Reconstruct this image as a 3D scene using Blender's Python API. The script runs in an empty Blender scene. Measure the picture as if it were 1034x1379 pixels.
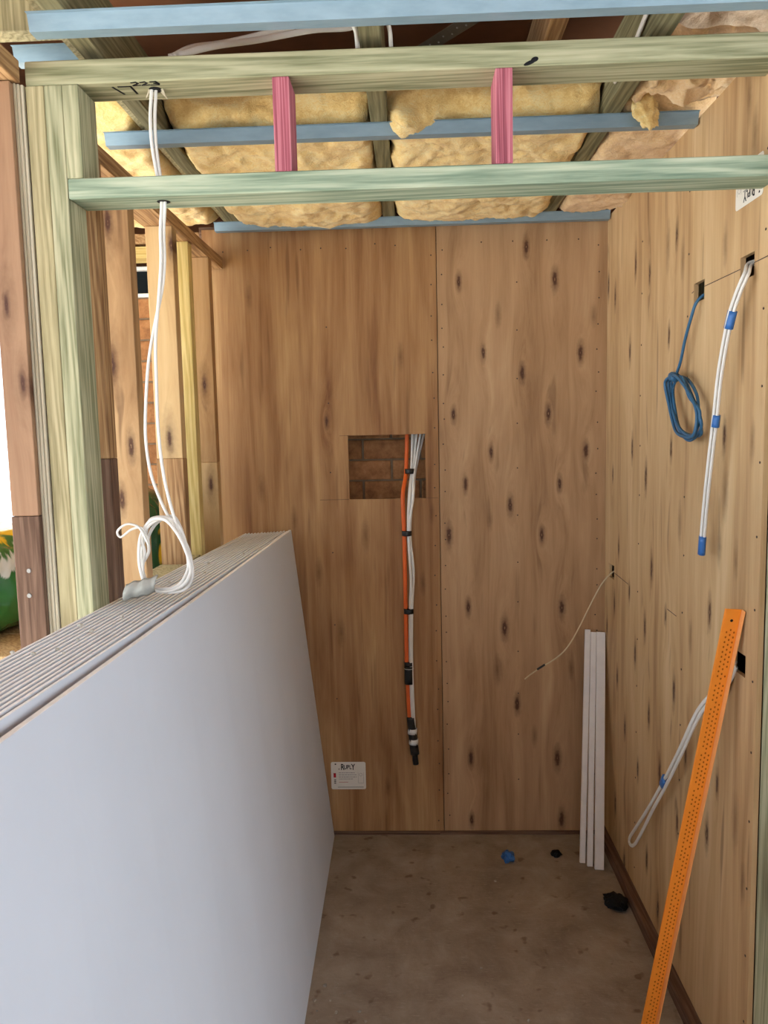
import bpy, bmesh, math, random
from mathutils import Vector, Matrix, noise
random.seed(7)
S = bpy.context.scene
C = S.collection

# ------------------------------------------------------------------ camera
def cam_basis(yaw, pitch, roll):
    f = Vector((-math.sin(yaw)*math.cos(pitch), math.cos(yaw)*math.cos(pitch), math.sin(pitch)))
    r = Vector((math.cos(yaw), math.sin(yaw), 0)); u = r.cross(f)
    c, s = math.cos(roll), math.sin(roll)
    return c*r+s*u, -s*r+c*u, f
r_, u_, f_ = cam_basis(0.0378, -0.1037, -0.0218)
cam = bpy.data.cameras.new('camera'); camo = bpy.data.objects.new('camera', cam); C.objects.link(camo)
cam.sensor_fit = 'VERTICAL'; cam.sensor_height = 24.0; cam.lens = 24.0*1035/1379; cam.clip_start = 0.02
camo.matrix_world = Matrix(((r_.x, u_.x, -f_.x, 0), (r_.y, u_.y, -f_.y, 0), (r_.z, u_.z, -f_.z, 1.669), (0, 0, 0, 1)))
S.camera = camo

# ------------------------------------------------------------------ daylight and exposure
wd = bpy.data.worlds.new('overcast_sky'); S.world = wd; wd.use_nodes = True
bg = wd.node_tree.nodes['Background']
bg.inputs[0].default_value = (0.78, 0.89, 1.0, 1); bg.inputs[1].default_value = 3.8
sun = bpy.data.lights.new('sun', 'SUN'); sun.energy = 36.0; sun.angle = 0.02; sun.color = (1.0, 0.97, 0.90)
suno = bpy.data.objects.new('sun', sun); C.objects.link(suno); suno.rotation_euler = (math.radians(-14), math.radians(-16), 0)
S.view_settings.view_transform = 'Standard'; S.view_settings.look = 'None'
S.view_settings.gamma = 1.0; S.view_settings.use_curve_mapping = False
S.view_settings.exposure = 0.03

# ------------------------------------------------------------------ materials
def newmat(name, rough=0.7, spec=0.3, metal=0.0):
    m = bpy.data.materials.new(name); m.use_nodes = True
    b = m.node_tree.nodes['Principled BSDF']
    b.inputs['Roughness'].default_value = rough; b.inputs['Specular IOR Level'].default_value = spec
    b.inputs['Metallic'].default_value = metal
    return m, m.node_tree, b
def N(nt, t, **k):
    n = nt.nodes.new(t)
    for a, v in k.items():
        if a[0] == 'i' and a[1:].isdigit(): n.inputs[int(a[1:])].default_value = v
        else: setattr(n, a, v)
    return n
def ramp(nt, src, stops):
    r = nt.nodes.new('ShaderNodeValToRGB'); e = r.color_ramp.elements
    while len(e) < len(stops): e.new(0.5)
    for i, (p, c) in enumerate(stops): e[i].position = p; e[i].color = (c[0], c[1], c[2], 1)
    nt.links.new(src, r.inputs[0]); return r.outputs[0]
def mix(nt, fac, a, b, mode='MIX'):
    n = nt.nodes.new('ShaderNodeMix'); n.data_type = 'RGBA'; n.blend_type = mode
    for s, v in ((0, fac), (6, a), (7, b)):
        if hasattr(v, 'is_output'): nt.links.new(v, n.inputs[s])
        else: n.inputs[s].default_value = v if s == 0 else (v[0], v[1], v[2], 1)
    return n.outputs[2]
def bump(nt, b, h, strength=0.3, dist=0.002):
    n = nt.nodes.new('ShaderNodeBump'); n.inputs['Strength'].default_value = strength; n.inputs['Distance'].default_value = dist
    nt.links.new(h, n.inputs['Height']); nt.links.new(n.outputs[0], b.inputs['Normal'])
def coords(nt, scale, rand=True):
    tc = N(nt, 'ShaderNodeTexCoord'); v = tc.outputs['Object']
    if rand:
        oi = N(nt, 'ShaderNodeObjectInfo'); vm = N(nt, 'ShaderNodeVectorMath', operation='MULTIPLY_ADD', i1=(0, 0, 0))
        cb = N(nt, 'ShaderNodeCombineXYZ')
        for k, f in enumerate((3.1, 7.7, 13.3)):
            mm = N(nt, 'ShaderNodeMath', operation='MULTIPLY', i1=f); nt.links.new(oi.outputs['Random'], mm.inputs[0]); nt.links.new(mm.outputs[0], cb.inputs[k])
        ad = N(nt, 'ShaderNodeVectorMath', operation='ADD'); nt.links.new(v, ad.inputs[0]); nt.links.new(cb.outputs[0], ad.inputs[1]); v = ad.outputs[0]
        nt.nodes.remove(vm)
    mp = N(nt, 'ShaderNodeMapping'); mp.inputs['Scale'].default_value = scale; nt.links.new(v, mp.inputs['Vector'])
    return mp.outputs[0]
def tex(nt, vec, scale, detail=4, rough=0.6, dist=0.0):
    n = N(nt, 'ShaderNodeTexNoise'); n.inputs['Scale'].default_value = scale; n.inputs['Detail'].default_value = detail
    n.inputs['Roughness'].default_value = rough; n.inputs['Distortion'].default_value = dist; nt.links.new(vec, n.inputs['Vector'])
    return n.outputs['Fac']
def plain(name, col, rough=0.6, spec=0.3, metal=0.0, var=0.12, scale=25):
    m, nt, b = newmat(name, rough, spec, metal)
    v = coords(nt, (1, 1, 1)); f = tex(nt, v, scale)
    d = tuple(c*(1-var) for c in col); l = tuple(min(1, c*(1+var)) for c in col)
    nt.links.new(ramp(nt, f, [(0.3, d), (0.7, l)]), b.inputs['Base Color']); return m
def timber(name, cols, axis, knot=None, rough=0.75, stretch=22, knot_scale=3.0, bands=14):
    """sawn timber, grain along axis, with growth bands and scattered knots"""
    m, nt, b = newmat(name, rough, 0.2)
    sc = [1.0, 1.0, 1.0]; sc[axis] = 1.0/stretch
    v = coords(nt, tuple(sc))
    warp = tex(nt, v, 9, 2, 0.5)
    f1 = tex(nt, v, 38, 5, 0.65, 0.6); f2 = tex(nt, v, 160, 3, 0.6)
    w = N(nt, 'ShaderNodeTexWave'); w.wave_type = 'BANDS'; w.bands_direction = 'DIAGONAL'
    w.inputs['Scale'].default_value = bands*2.4; w.inputs['Distortion'].default_value = 11; w.inputs['Detail'].default_value = 4; w.inputs['Detail Scale'].default_value = 1.2
    nt.links.new(v, w.inputs['Vector'])
    a1 = N(nt, 'ShaderNodeMath', operation='MULTIPLY_ADD', i1=0.48); nt.links.new(f1, a1.inputs[0])
    a2 = N(nt, 'ShaderNodeMath', operation='MULTIPLY', i1=0.16); nt.links.new(w.outputs['Fac'], a2.inputs[0]); nt.links.new(a2.outputs[0], a1.inputs[2])
    a3 = N(nt, 'ShaderNodeMath', operation='MULTIPLY_ADD', i1=0.36); nt.links.new(f2, a3.inputs[0]); nt.links.new(a1.outputs[0], a3.inputs[2])
    col = ramp(nt, a3.outputs[0], [(0.32, cols[0]), (0.50, cols[1]), (0.66, cols[2])])
    lv = tex(nt, coords(nt, (1, 1, 1)), 3.0, 2, 0.5)
    col = mix(nt, 0.55, col, ramp(nt, lv, [(0.3, tuple(0.72 for _ in range(3))), (0.7, (1, 1, 1))]), 'MULTIPLY')
    if knot:
        sk = [1.0, 1.0, 1.0]; sk[axis] = 0.45
        kv = coords(nt, tuple(sk)); vo = N(nt, 'ShaderNodeTexVoronoi'); vo.inputs['Scale'].default_value = knot_scale*1.9; nt.links.new(kv, vo.inputs['Vector'])
        kf = ramp(nt, vo.outputs['Distance'], [(0.0, (1, 1, 1)), (0.09, (0.85, 0.85, 0.85)), (0.17, (0.30, 0.30, 0.30)), (0.30, (0, 0, 0))])
        col = mix(nt, kf, col, knot)
    nt.links.new(col, b.inputs['Base Color']); bump(nt, b, f2, 0.25, 0.001)
    return m
def plywood(name, cols, plane, knots, faint, streak, KW=0.02):
    """rotary-cut veneer: vertical grain, knots at the listed places (h, z) on the wall"""
    m, nt, b = newmat(name, 0.62, 0.25)
    tc = N(nt, 'ShaderNodeTexCoord'); pos = tc.outputs['Object']
    L = nt.links
    def field(lst, hw, hh):
        prev = None
        for (h, z, s) in lst:
            c = (h, 0, z) if plane == 'xz' else (0, h, z)
            sub = N(nt, 'ShaderNodeVectorMath', operation='SUBTRACT'); sub.inputs[1].default_value = c; L.new(pos, sub.inputs[0])
            k = (1/(hw*s), 0, 1/(hh*s)) if plane == 'xz' else (0, 1/(hw*s), 1/(hh*s))
            mu = N(nt, 'ShaderNodeVectorMath', operation='MULTIPLY'); mu.inputs[1].default_value = k; L.new(sub.outputs[0], mu.inputs[0])
            ln = N(nt, 'ShaderNodeVectorMath', operation='LENGTH'); L.new(mu.outputs[0], ln.inputs[0])
            if prev is None: prev = ln.outputs['Value']
            else:
                mn = N(nt, 'ShaderNodeMath', operation='MINIMUM'); L.new(prev, mn.inputs[0]); L.new(ln.outputs['Value'], mn.inputs[1]); prev = mn.outputs[0]
        return prev
    kd = field(knots, KW, 0.066) ; fd = field(faint, 0.022, 0.085)
    # wobble the knot outline a little
    wob = tex(nt, pos, 60, 2); wm = N(nt, 'ShaderNodeMath', operation='MULTIPLY_ADD', i1=0.5, i2=-0.25); L.new(wob, wm.inputs[0])
    ka = N(nt, 'ShaderNodeMath', operation='ADD'); L.new(kd, ka.inputs[0]); L.new(wm.outputs[0], ka.inputs[1])
    fa = N(nt, 'ShaderNodeMath', operation='ADD'); L.new(fd, fa.inputs[0]); L.new(wm.outputs[0], fa.inputs[1])
    # grain parts around the knots
    ex = N(nt, 'ShaderNodeMath', operation='MULTIPLY', i1=-0.55); L.new(kd, ex.inputs[0])
    ep = N(nt, 'ShaderNodeMath', operation='EXPONENT'); L.new(ex.outputs[0], ep.inputs[0])
    em = N(nt, 'ShaderNodeMath', operation='MULTIPLY', i1=0.05); L.new(ep.outputs[0], em.inputs[0])
    cb = N(nt, 'ShaderNodeCombineXYZ'); L.new(em.outputs[0], cb.inputs[0]); L.new(em.outputs[0], cb.inputs[1])
    ad = N(nt, 'ShaderNodeVectorMath', operation='ADD'); L.new(pos, ad.inputs[0]); L.new(cb.outputs[0], ad.inputs[1])
    def stretched(sz):
        mp = N(nt, 'ShaderNodeMapping'); mp.inputs['Scale'].default_value = (1, 1, sz); L.new(ad.outputs[0], mp.inputs['Vector']); return mp.outputs[0]
    v = stretched(0.045)
    f1 = tex(nt, v, 19, 5, 0.55, 0.9); f2 = tex(nt, v, 170, 4, 0.65); f3 = tex(nt, stretched(0.16), 5.0, 3, 0.55, 1.2)
    a1 = N(nt, 'ShaderNodeMath', operation='MULTIPLY_ADD', i1=0.42); L.new(f1, a1.inputs[0])
    a2 = N(nt, 'ShaderNodeMath', operation='MULTIPLY', i1=0.46); L.new(f3, a2.inputs[0]); L.new(a2.outputs[0], a1.inputs[2])
    a3 = N(nt, 'ShaderNodeMath', operation='MULTIPLY_ADD', i1=0.14); L.new(f2, a3.inputs[0]); L.new(a1.outputs[0], a3.inputs[2])
    col = ramp(nt, a3.outputs[0], [(0.34, cols[0]), (0.47, cols[1]), (0.58, cols[2]), (0.72, cols[3])])
    # dark mineral streaks
    st = tex(nt, stretched(0.07), 34, 2, 0.4); sf = ramp(nt, st, [(0.66, (0, 0, 0)), (0.76, (streak,)*3)])
    col = mix(nt, sf, col, (0.12, 0.055, 0.025))
    ff = ramp(nt, fa.outputs[0], [(0.0, (0.55,)*3), (0.45, (0.3,)*3), (1.0, (0, 0, 0))])
    col = mix(nt, ff, col, (0.10, 0.045, 0.02))
    kf = ramp(nt, ka.outputs[0], [(0.0, (0.45,)*3), (0.10, (0.95,)*3), (0.30, (0.85,)*3), (0.5, (0.42,)*3), (1.1, (0, 0, 0))])
    col = mix(nt, kf, col, (0.060, 0.020, 0.012))
    L.new(col, b.inputs['Base Color']); bump(nt, b, f2, 0.12, 0.0006)
    return m

KB = [(0.451,2.361),(0.192,2.239),(0.56,2.239),(0.284,1.968),(0.659,1.959),(0.435,1.886),(0.166,1.731),(0.536,1.726),(0.312,1.581),(0.682,1.578),(0.21,1.455),(0.58,1.45),(0.386,1.369),(0.142,1.255),(0.51,1.25),(0.216,0.96),(0.59,0.952),(0.361,0.872),(0.41,0.556),(0.221,0.328),(0.573,0.325),(0.221,0.06),(0.591,0.06)]
KBF = [(0.343,2.108),(0.709,2.098),(0.305,1.311),(0.629,0.7),(0.33,0.70),(0.48,0.42)]
KL = [(-0.335,1.715)]
KLF = [(-0.603,1.453),(-0.476,1.325),(-0.384,1.112),(-0.124,0.202),(0.075,1.345),(0.035,1.06),(-0.191,1.254),(-0.626,2.203),(-0.037,1.959),(-0.30,0.86)]
KR = [(2.273,2.205),(2.519,2.147),(2.673,2.209),(2.932,2.146),(2.325,1.931),(2.731,1.928),(1.907,1.64),(3.03,2.205),(2.69,1.593),(2.291,1.602),(2.531,1.505),(2.943,1.492),(2.851,1.224),(2.457,1.215),(2.705,1.087),(2.903,1.0),(2.315,1.097),(2.52,1.008),(2.626,0.885),(1.973,1.19),(2.23,0.89),(2.852,0.728),(3.011,0.882),(2.464,0.727),(2.743,0.573),(2.578,0.491),(2.347,0.587),(2.863,0.226),(2.183,0.505),(2.464,0.228),(1.9,0.759),(1.959,0.595),(2.344,0.133),(2.73,0.063),(2.125,0.743)]
KRF = [(1.928,2.098),(2.221,2.125),(1.893,1.507),(1.751,1.627),(2.207,1.394),(2.106,1.088),(1.921,1.365),(1.822,1.352),(1.788,0.721),(1.737,0.596),(1.813,2.387),(1.781,2.297),(2.347,2.193)]
def sized(l, a, b): return [(h, z, random.uniform(a, b)) for h, z in l]
M = {}
M['ply_right_sheet'] = plywood('ply_pinkish', [(0.27,0.145,0.068),(0.41,0.245,0.128),(0.50,0.315,0.172),(0.60,0.41,0.24)], 'xz', sized(KB, 0.75, 1.15), sized(KBF, 0.6, 1.0), 0.35)
M['ply_left_sheet'] = plywood('ply_brown', [(0.18,0.078,0.030),(0.33,0.170,0.072),(0.44,0.255,0.115),(0.60,0.41,0.20)], 'xz', sized(KL, 0.6, 0.7), sized(KLF, 0.6, 1.1), 0.45)
M['ply_side'] = plywood('ply_tan', [(0.35,0.20,0.09),(0.52,0.335,0.168),(0.61,0.42,0.225),(0.70,0.52,0.31)], 'yz', sized(KR, 0.75, 1.2), sized(KRF, 0.7, 1.2), 0.5, 0.018)
GREEN = [(0.19,0.20,0.105),(0.385,0.38,0.235),(0.54,0.51,0.335)]
TEAL = [(0.16,0.235,0.165),(0.34,0.42,0.305),(0.52,0.57,0.42)]
OLIVE = [(0.24,0.21,0.11),(0.42,0.365,0.205),(0.56,0.49,0.30)]
BROWN = [(0.20,0.10,0.045),(0.40,0.23,0.105),(0.56,0.36,0.18)]
RED = [(0.19,0.095,0.048),(0.36,0.205,0.115),(0.49,0.31,0.19)]
DARK = [(0.085,0.045,0.027),(0.15,0.085,0.055),(0.22,0.135,0.09)]
TAN = [(0.36,0.21,0.09),(0.55,0.36,0.17),(0.68,0.48,0.25)]
YELL = [(0.45,0.32,0.10),(0.62,0.46,0.17),(0.74,0.58,0.26)]
JOIST = [(0.12,0.11,0.06),(0.22,0.20,0.11),(0.32,0.29,0.17)]
M['green_x'] = timber('treated_pine_olive', GREEN, 0, bands=10)
M['teal_x'] = timber('treated_pine_teal', TEAL, 0, bands=10)
M['green_z'] = timber('treated_pine_upright', GREEN, 2, (0.16,0.13,0.07), knot_scale=2.0)
M['olive_z'] = timber('treated_pine_yellowed', OLIVE, 2, (0.17,0.12,0.06), knot_scale=2.0)
M['brown_z'] = timber('knotty_hardwood', BROWN, 2, (0.10,0.045,0.02), knot_scale=3.2)
M['brown_y'] = timber('brown_plate', BROWN, 1)
M['red_z'] = timber('reddish_stud', RED, 2, (0.12,0.05,0.03), knot_scale=2.2)
M['dark_z'] = timber('dark_weathered_stud', DARK, 2, (0.05,0.025,0.016), knot_scale=2.2)
M['dark_y'] = timber('dark_plate', DARK, 1)
M['dark_x'] = timber('dark_plate_cross', DARK, 0)
M['tan_z'] = timber('fresh_pine', TAN, 2, (0.20,0.10,0.04), knot_scale=2.4)
M['yellow_z'] = timber('pale_yellow_pine', YELL, 2)
M['yellow_x'] = timber('pale_yellow_beam', YELL, 0)
M['pale_z'] = timber('ply_packer', [(0.40,0.33,0.22),(0.58,0.51,0.37),(0.68,0.62,0.48)], 2, stretch=60)
M['joist_y'] = timber('weathered_joist', JOIST, 1)
M['pink_z'] = timber('pink_dyed_lvl', [(0.17,0.035,0.055),(0.46,0.13,0.17),(0.62,0.25,0.29)], 2, stretch=60, bands=30)
M['stud_knotty'] = plywood('knotty_stud_near', [(0.24,0.125,0.05),(0.40,0.23,0.105),(0.50,0.31,0.15),(0.60,0.41,0.22)], 'xz', [(-0.776,2.228,0.95),(-0.785,1.862,0.95),(-0.747,1.643,0.95),(-0.78,1.504,0.95),(-0.695,2.248,0.95)], [(-0.776,2.228,1.6),(-0.785,1.862,1.6)], 0.6, 0.018)
M['stud_tan'] = plywood('tan_stud', [(0.38,0.22,0.09),(0.52,0.33,0.15),(0.60,0.41,0.20),(0.68,0.49,0.26)], 'xz', [(-0.726,2.252,0.8),(-0.761,1.661,0.8)], [(-0.726,2.252,1.4),(-0.761,1.661,1.4)], 0.2, 0.018)
M['stud_corner'] = plywood('corner_stud', [(0.19,0.09,0.035),(0.33,0.175,0.07),(0.42,0.245,0.105),(0.52,0.33,0.16)], 'xz', [(-0.748,1.491,0.7),(-0.756,1.855,0.7)], [(-0.748,1.491,1.2),(-0.756,1.855,1.2)], 0.5, 0.018)
M['stud_corner_low'] = plywood('corner_stud_low', [(0.30,0.17,0.065),(0.44,0.27,0.115),(0.52,0.34,0.16),(0.62,0.43,0.22)], 'xz', [(-0.748,1.491,0.7),(-0.756,1.855,0.7)], [(-0.748,1.491,1.2),(-0.756,1.855,1.2)], 0.3, 0.018)
M['stud_red'] = plywood('red_brown_stud', [(0.16,0.08,0.042),(0.27,0.15,0.085),(0.34,0.20,0.115),(0.42,0.265,0.16)], 'xz', [(-0.824,1.787,0.6),(-0.804,1.775,0.6),(-0.847,1.953,0.6)], [(-0.824,1.787,1.2),(-0.804,1.775,1.2),(-0.847,1.953,1.2)], 0.4, 0.018)
M['zinc'] = None
m, nt, b = newmat('blue_grey_coated_steel', 0.42, 0.5, 0.25)
nt.links.new(ramp(nt, tex(nt, coords(nt, (0.3, 1, 1)), 30), [(0.3, (0.20,0.30,0.37)), (0.7, (0.27,0.38,0.46))]), b.inputs['Base Color']); M['zinc'] = m
def batt_mat(name, c0, c1, c2):
    m, nt, b = newmat(name, 1.0, 0.0)
    v = coords(nt, (1, 1, 1.6)); f = tex(nt, v, 14, 5, 0.65, 0.8); g = tex(nt, v, 70, 5, 0.75, 1.6)
    a = N(nt, 'ShaderNodeMath', operation='MULTIPLY_ADD', i1=0.45); nt.links.new(g, a.inputs[0])
    h = N(nt, 'ShaderNodeMath', operation='MULTIPLY', i1=0.55); nt.links.new(f, h.inputs[0]); nt.links.new(h.outputs[0], a.inputs[2])
    nt.links.new(ramp(nt, a.outputs[0], [(0.33, c0), (0.5, c1), (0.66, c2)]), b.inputs['Base Color']); bump(nt, b, g, 0.5, 0.014)
    b.inputs['Sheen Weight'].default_value = 0.3
    return m
M['batt'] = batt_mat('glasswool_yellow', (0.76,0.46,0.15), (0.94,0.69,0.29), (0.98,0.84,0.48))
M['batt_pink'] = batt_mat('glasswool_tan', (0.62,0.38,0.17), (0.84,0.57,0.29), (0.93,0.72,0.44))
M['batt_pale'] = batt_mat('glasswool_pale', (0.50,0.36,0.22), (0.70,0.55,0.40), (0.85,0.74,0.60))
M['board'] = plain('plasterboard_paper', (0.66,0.70,0.76), 0.8, 0.15, var=0.02, scale=4)
M['board_edge'] = plain('plasterboard_cut_edge', (0.84,0.83,0.80), 0.9, 0.1, var=0.06, scale=60)
M['white_paint'] = plain('white_primed_trim', (0.82,0.79,0.76), 0.55, 0.3, var=0.04)
M['cable'] = plain('white_pvc_cable', (0.76,0.74,0.69), 0.45, 0.4, var=0.03)
M['cream'] = plain('cream_cable', (0.60,0.49,0.31), 0.5, 0.3, var=0.05)
M['blue_cable'] = plain('blue_cable', (0.035,0.125,0.24), 0.45, 0.4, var=0.08)
M['blue_tape'] = plain('blue_tape', (0.035,0.14,0.40), 0.4, 0.4, var=0.08)
M['orange_cable'] = plain('orange_cable', (0.74,0.13,0.02), 0.45, 0.4, var=0.05)
M['black_tape'] = plain('black_tape', (0.012,0.012,0.012), 0.4, 0.4, var=0.2)
M['white_tape'] = plain('white_mark', (0.75,0.75,0.73), 0.6, 0.3, var=0.03)
M['grey_tape'] = plain('grey_cloth_tape', (0.40,0.40,0.36), 0.6, 0.3, var=0.1)
M['orange'] = plain('orange_plastic', (0.95,0.31,0.03), 0.5, 0.35, var=0.04)
M['orange_pale'] = plain('orange_plastic_edge', (0.90,0.40,0.13), 0.5, 0.35, var=0.04)
M['dot'] = plain('dark_perforation', (0.42,0.10,0.01), 0.7, 0.1, var=0.2)
M['ink'] = plain('black_ink', (0.010,0.010,0.012), 0.7, 0.2, var=0.1)
M['red_ink'] = plain('red_ink', (0.45,0.02,0.03), 0.7, 0.2, var=0.1)
M['grey_ink'] = plain('grey_print', (0.26,0.25,0.24), 0.7, 0.2, var=0.1)
M['sticker'] = plain('sticker_paper', (0.76,0.72,0.64), 0.6, 0.3, var=0.02)
M['nail'] = plain('rusty_nail_head', (0.06,0.035,0.025), 0.6, 0.4, var=0.2)
M['steel'] = plain('dull_steel', (0.30,0.29,0.27), 0.55, 0.4, 0.3)
M['strap'] = plain('dull_strap_steel', (0.13,0.11,0.08), 0.6, 0.4, 0.4)
M['crumb'] = plain('plaster_crumb', (0.50,0.47,0.40), 0.9, 0.1, var=0.2)
M['grit'] = plain('floor_grit', (0.36,0.32,0.26), 0.9, 0.1, var=0.3)
M['roof'] = plain('red_brown_roof_underlay', (0.20,0.085,0.04), 0.8, 0.2, var=0.3, scale=3)
M['mortar'] = plain('mortar', (0.20,0.145,0.095), 0.95, 0.05, var=0.15, scale=40)
M['frame_white'] = plain('white_window_frame', (0.75,0.75,0.73), 0.5, 0.3, var=0.03)
M['black_lump'] = plain('crumpled_black_tape', (0.006,0.007,0.008), 0.7, 0.2, var=0.3)
m, nt, b = newmat('orange_brick', 0.9, 0.1)
f = tex(nt, coords(nt, (1, 1, 1)), 22, 6, 0.7); oi = N(nt, 'ShaderNodeObjectInfo')
c1 = ramp(nt, f, [(0.3, (0.24,0.11,0.05)), (0.55, (0.44,0.21,0.09)), (0.75, (0.55,0.30,0.14))])
c2 = mix(nt, 0.45, c1, ramp(nt, oi.outputs['Random'], [(0.0, (0.55,0.5,0.45)), (1.0, (1.0,1.0,1.0))]), 'MULTIPLY')
nt.links.new(c2, b.inputs['Base Color']); bump(nt, b, f, 0.5, 0.003); M['brick'] = m
m, nt, b = newmat('dark_window_glass', 0.25, 0.08); b.inputs['Base Color'].default_value = (0.006,0.009,0.011,1); M['glass_dark'] = m
m, nt, b = newmat('window_glass', 0.0, 0.5); b.inputs['Transmission Weight'].default_value = 1.0; b.inputs['IOR'].default_value = 1.01; M['glass'] = m
# floor: dusty sheet flooring with stains and scratches
m, nt, b = newmat('dusty_concrete_floor', 0.85, 0.15)
v = coords(nt, (1, 1, 1), False); f = tex(nt, v, 5.5, 6, 0.65, 0.4); g = tex(nt, v, 55, 5, 0.7); h = tex(nt, coords(nt, (1, 7, 1), False), 26, 3, 0.6)
c = ramp(nt, f, [(0.3, (0.23,0.18,0.135)), (0.5, (0.32,0.26,0.20)), (0.72, (0.41,0.35,0.28))])
c = mix(nt, ramp(nt, g, [(0.55, (0, 0, 0)), (0.75, (0.5,)*3)]), c, (0.36,0.31,0.26))
c = mix(nt, ramp(nt, h, [(0.60, (0, 0, 0)), (0.68, (0.45,)*3)]), c, (0.46,0.41,0.34))
sp = tex(nt, v, 17, 2, 0.5); c = mix(nt, ramp(nt, sp, [(0.64, (0, 0, 0)), (0.72, (0.6,)*3)]), c, (0.12,0.06,0.038))
nt.links.new(c, b.inputs['Base Color']); bump(nt, b, g, 0.5, 0.004); M['floor'] = m
m, nt, b = newmat('outdoor_ground', 0.95, 0.05)
nt.links.new(ramp(nt, tex(nt, coords(nt, (1, 1, 1), False), 1.5, 5), [(0.3, (0.42,0.415,0.395)), (0.7, (0.54,0.53,0.505))]), b.inputs['Base Color']); M['ground'] = m
# printed plastic bag: glossy green with yellow petals and a white band
m, nt, b = newmat('glossy_printed_bag', 0.16, 0.6)
tc = N(nt, 'ShaderNodeTexCoord'); sx = N(nt, 'ShaderNodeSeparateXYZ'); nt.links.new(tc.outputs['Object'], sx.inputs[0])
f = tex(nt, tc.outputs['Object'], 9, 3, 0.5, 1.5)
a = N(nt, 'ShaderNodeMath', operation='MULTIPLY_ADD', i1=0.12); nt.links.new(f, a.inputs[0]); nt.links.new(sx.outputs[2], a.inputs[2])
c = ramp(nt, a.outputs[0], [(0.0, (0.02,0.10,0.02)), (0.20, (0.03,0.20,0.045)), (0.255, (0.025,0.16,0.035)), (0.262, (0.7,0.72,0.68)), (0.30, (0.75,0.75,0.7)), (0.31, (0.03,0.16,0.03)), (0.335, (0.05,0.2,0.04)), (0.345, (0.85,0.55,0.02)), (0.42, (0.95,0.72,0.04))])
nt.links.new(c, b.inputs['Base Color']); M['bag'] = m
m, nt, b = newmat('glossy_dark_green_bag', 0.12, 0.6)
tc = N(nt, 'ShaderNodeTexCoord'); f = tex(nt, tc.outputs['Object'], 5, 2, 0.5, 0.5)
nt.links.new(ramp(nt, f, [(0.0, (0.012,0.06,0.022)), (0.57, (0.015,0.085,0.03)), (0.60, (0.75,0.45,0.02)), (0.75, (0.85,0.6,0.05))]), b.inputs['Base Color']); M['bag_dark'] = m

# ------------------------------------------------------------------ helpers
def props(o, label=None, cat=None, group=None, kind=None):
    if label: o['label'] = label
    if cat: o['category'] = cat
    if group: o['group'] = group
    if kind: o['kind'] = kind
    return o
def link(o, parent=None):
    C.objects.link(o)
    if parent is not None:
        o.parent = parent; o.matrix_parent_inverse = Matrix.Translation(-parent.location)
    return o
def obj(name, bm, mat, parent=None, smooth=False):
    me = bpy.data.meshes.new(name); bm.normal_update(); bm.to_mesh(me); bm.free()
    for x in (mat if isinstance(mat, (list, tuple)) else [mat]): me.materials.append(M[x] if isinstance(x, str) else x)
    if smooth:
        for p in me.polygons: p.use_smooth = True
    return link(bpy.data.objects.new(name, me), parent)
def empty(name, loc, label=None, cat=None, group=None, kind=None):
    o = bpy.data.objects.new(name, None); o.location = loc; o.empty_display_size = 0.05; C.objects.link(o)
    return props(o, label, cat, group, kind)
def bx(bm, x0, x1, y0, y1, z0, z1, bev=0.0, mi=0):
    vs = [bm.verts.new(p) for p in ((x0,y0,z0),(x1,y0,z0),(x1,y1,z0),(x0,y1,z0),(x0,y0,z1),(x1,y0,z1),(x1,y1,z1),(x0,y1,z1))]
    fs = [bm.faces.new([vs[i] for i in q]) for q in ((0,3,2,1),(4,5,6,7),(0,1,5,4),(1,2,6,5),(2,3,7,6),(3,0,4,7))]
    for f in fs: f.material_index = mi
    if bev > 0:
        es = {e for f in fs for e in f.edges}
        bmesh.ops.bevel(bm, geom=list(es), offset=bev, segments=1, affect='EDGES', profile=0.5)
def box(name, x0, x1, y0, y1, z0, z1, mat, parent=None, bev=0.0015):
    bm = bmesh.new(); bx(bm, x0, x1, y0, y1, z0, z1, bev); return obj(name, bm, mat, parent)
def catmull(pts, n=8, closed=False):
    P = [Vector(p) for p in pts]; out = []; k = len(P)
    rng = range(k) if closed else range(k-1)
    for i in rng:
        if closed: p0, p1, p2, p3 = P[i-1], P[i], P[(i+1) % k], P[(i+2) % k]
        else: p0, p1, p2, p3 = P[max(i-1, 0)], P[i], P[i+1], P[min(i+2, k-1)]
        for j in range(n):
            t = j/n
            out.append(0.5*((2*p1)+(-p0+p2)*t+(2*p0-5*p1+4*p2-p3)*t*t+(-p0+3*p1-3*p2+p3)*t**3))
    if not closed: out.append(P[-1])
    return out
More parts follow.
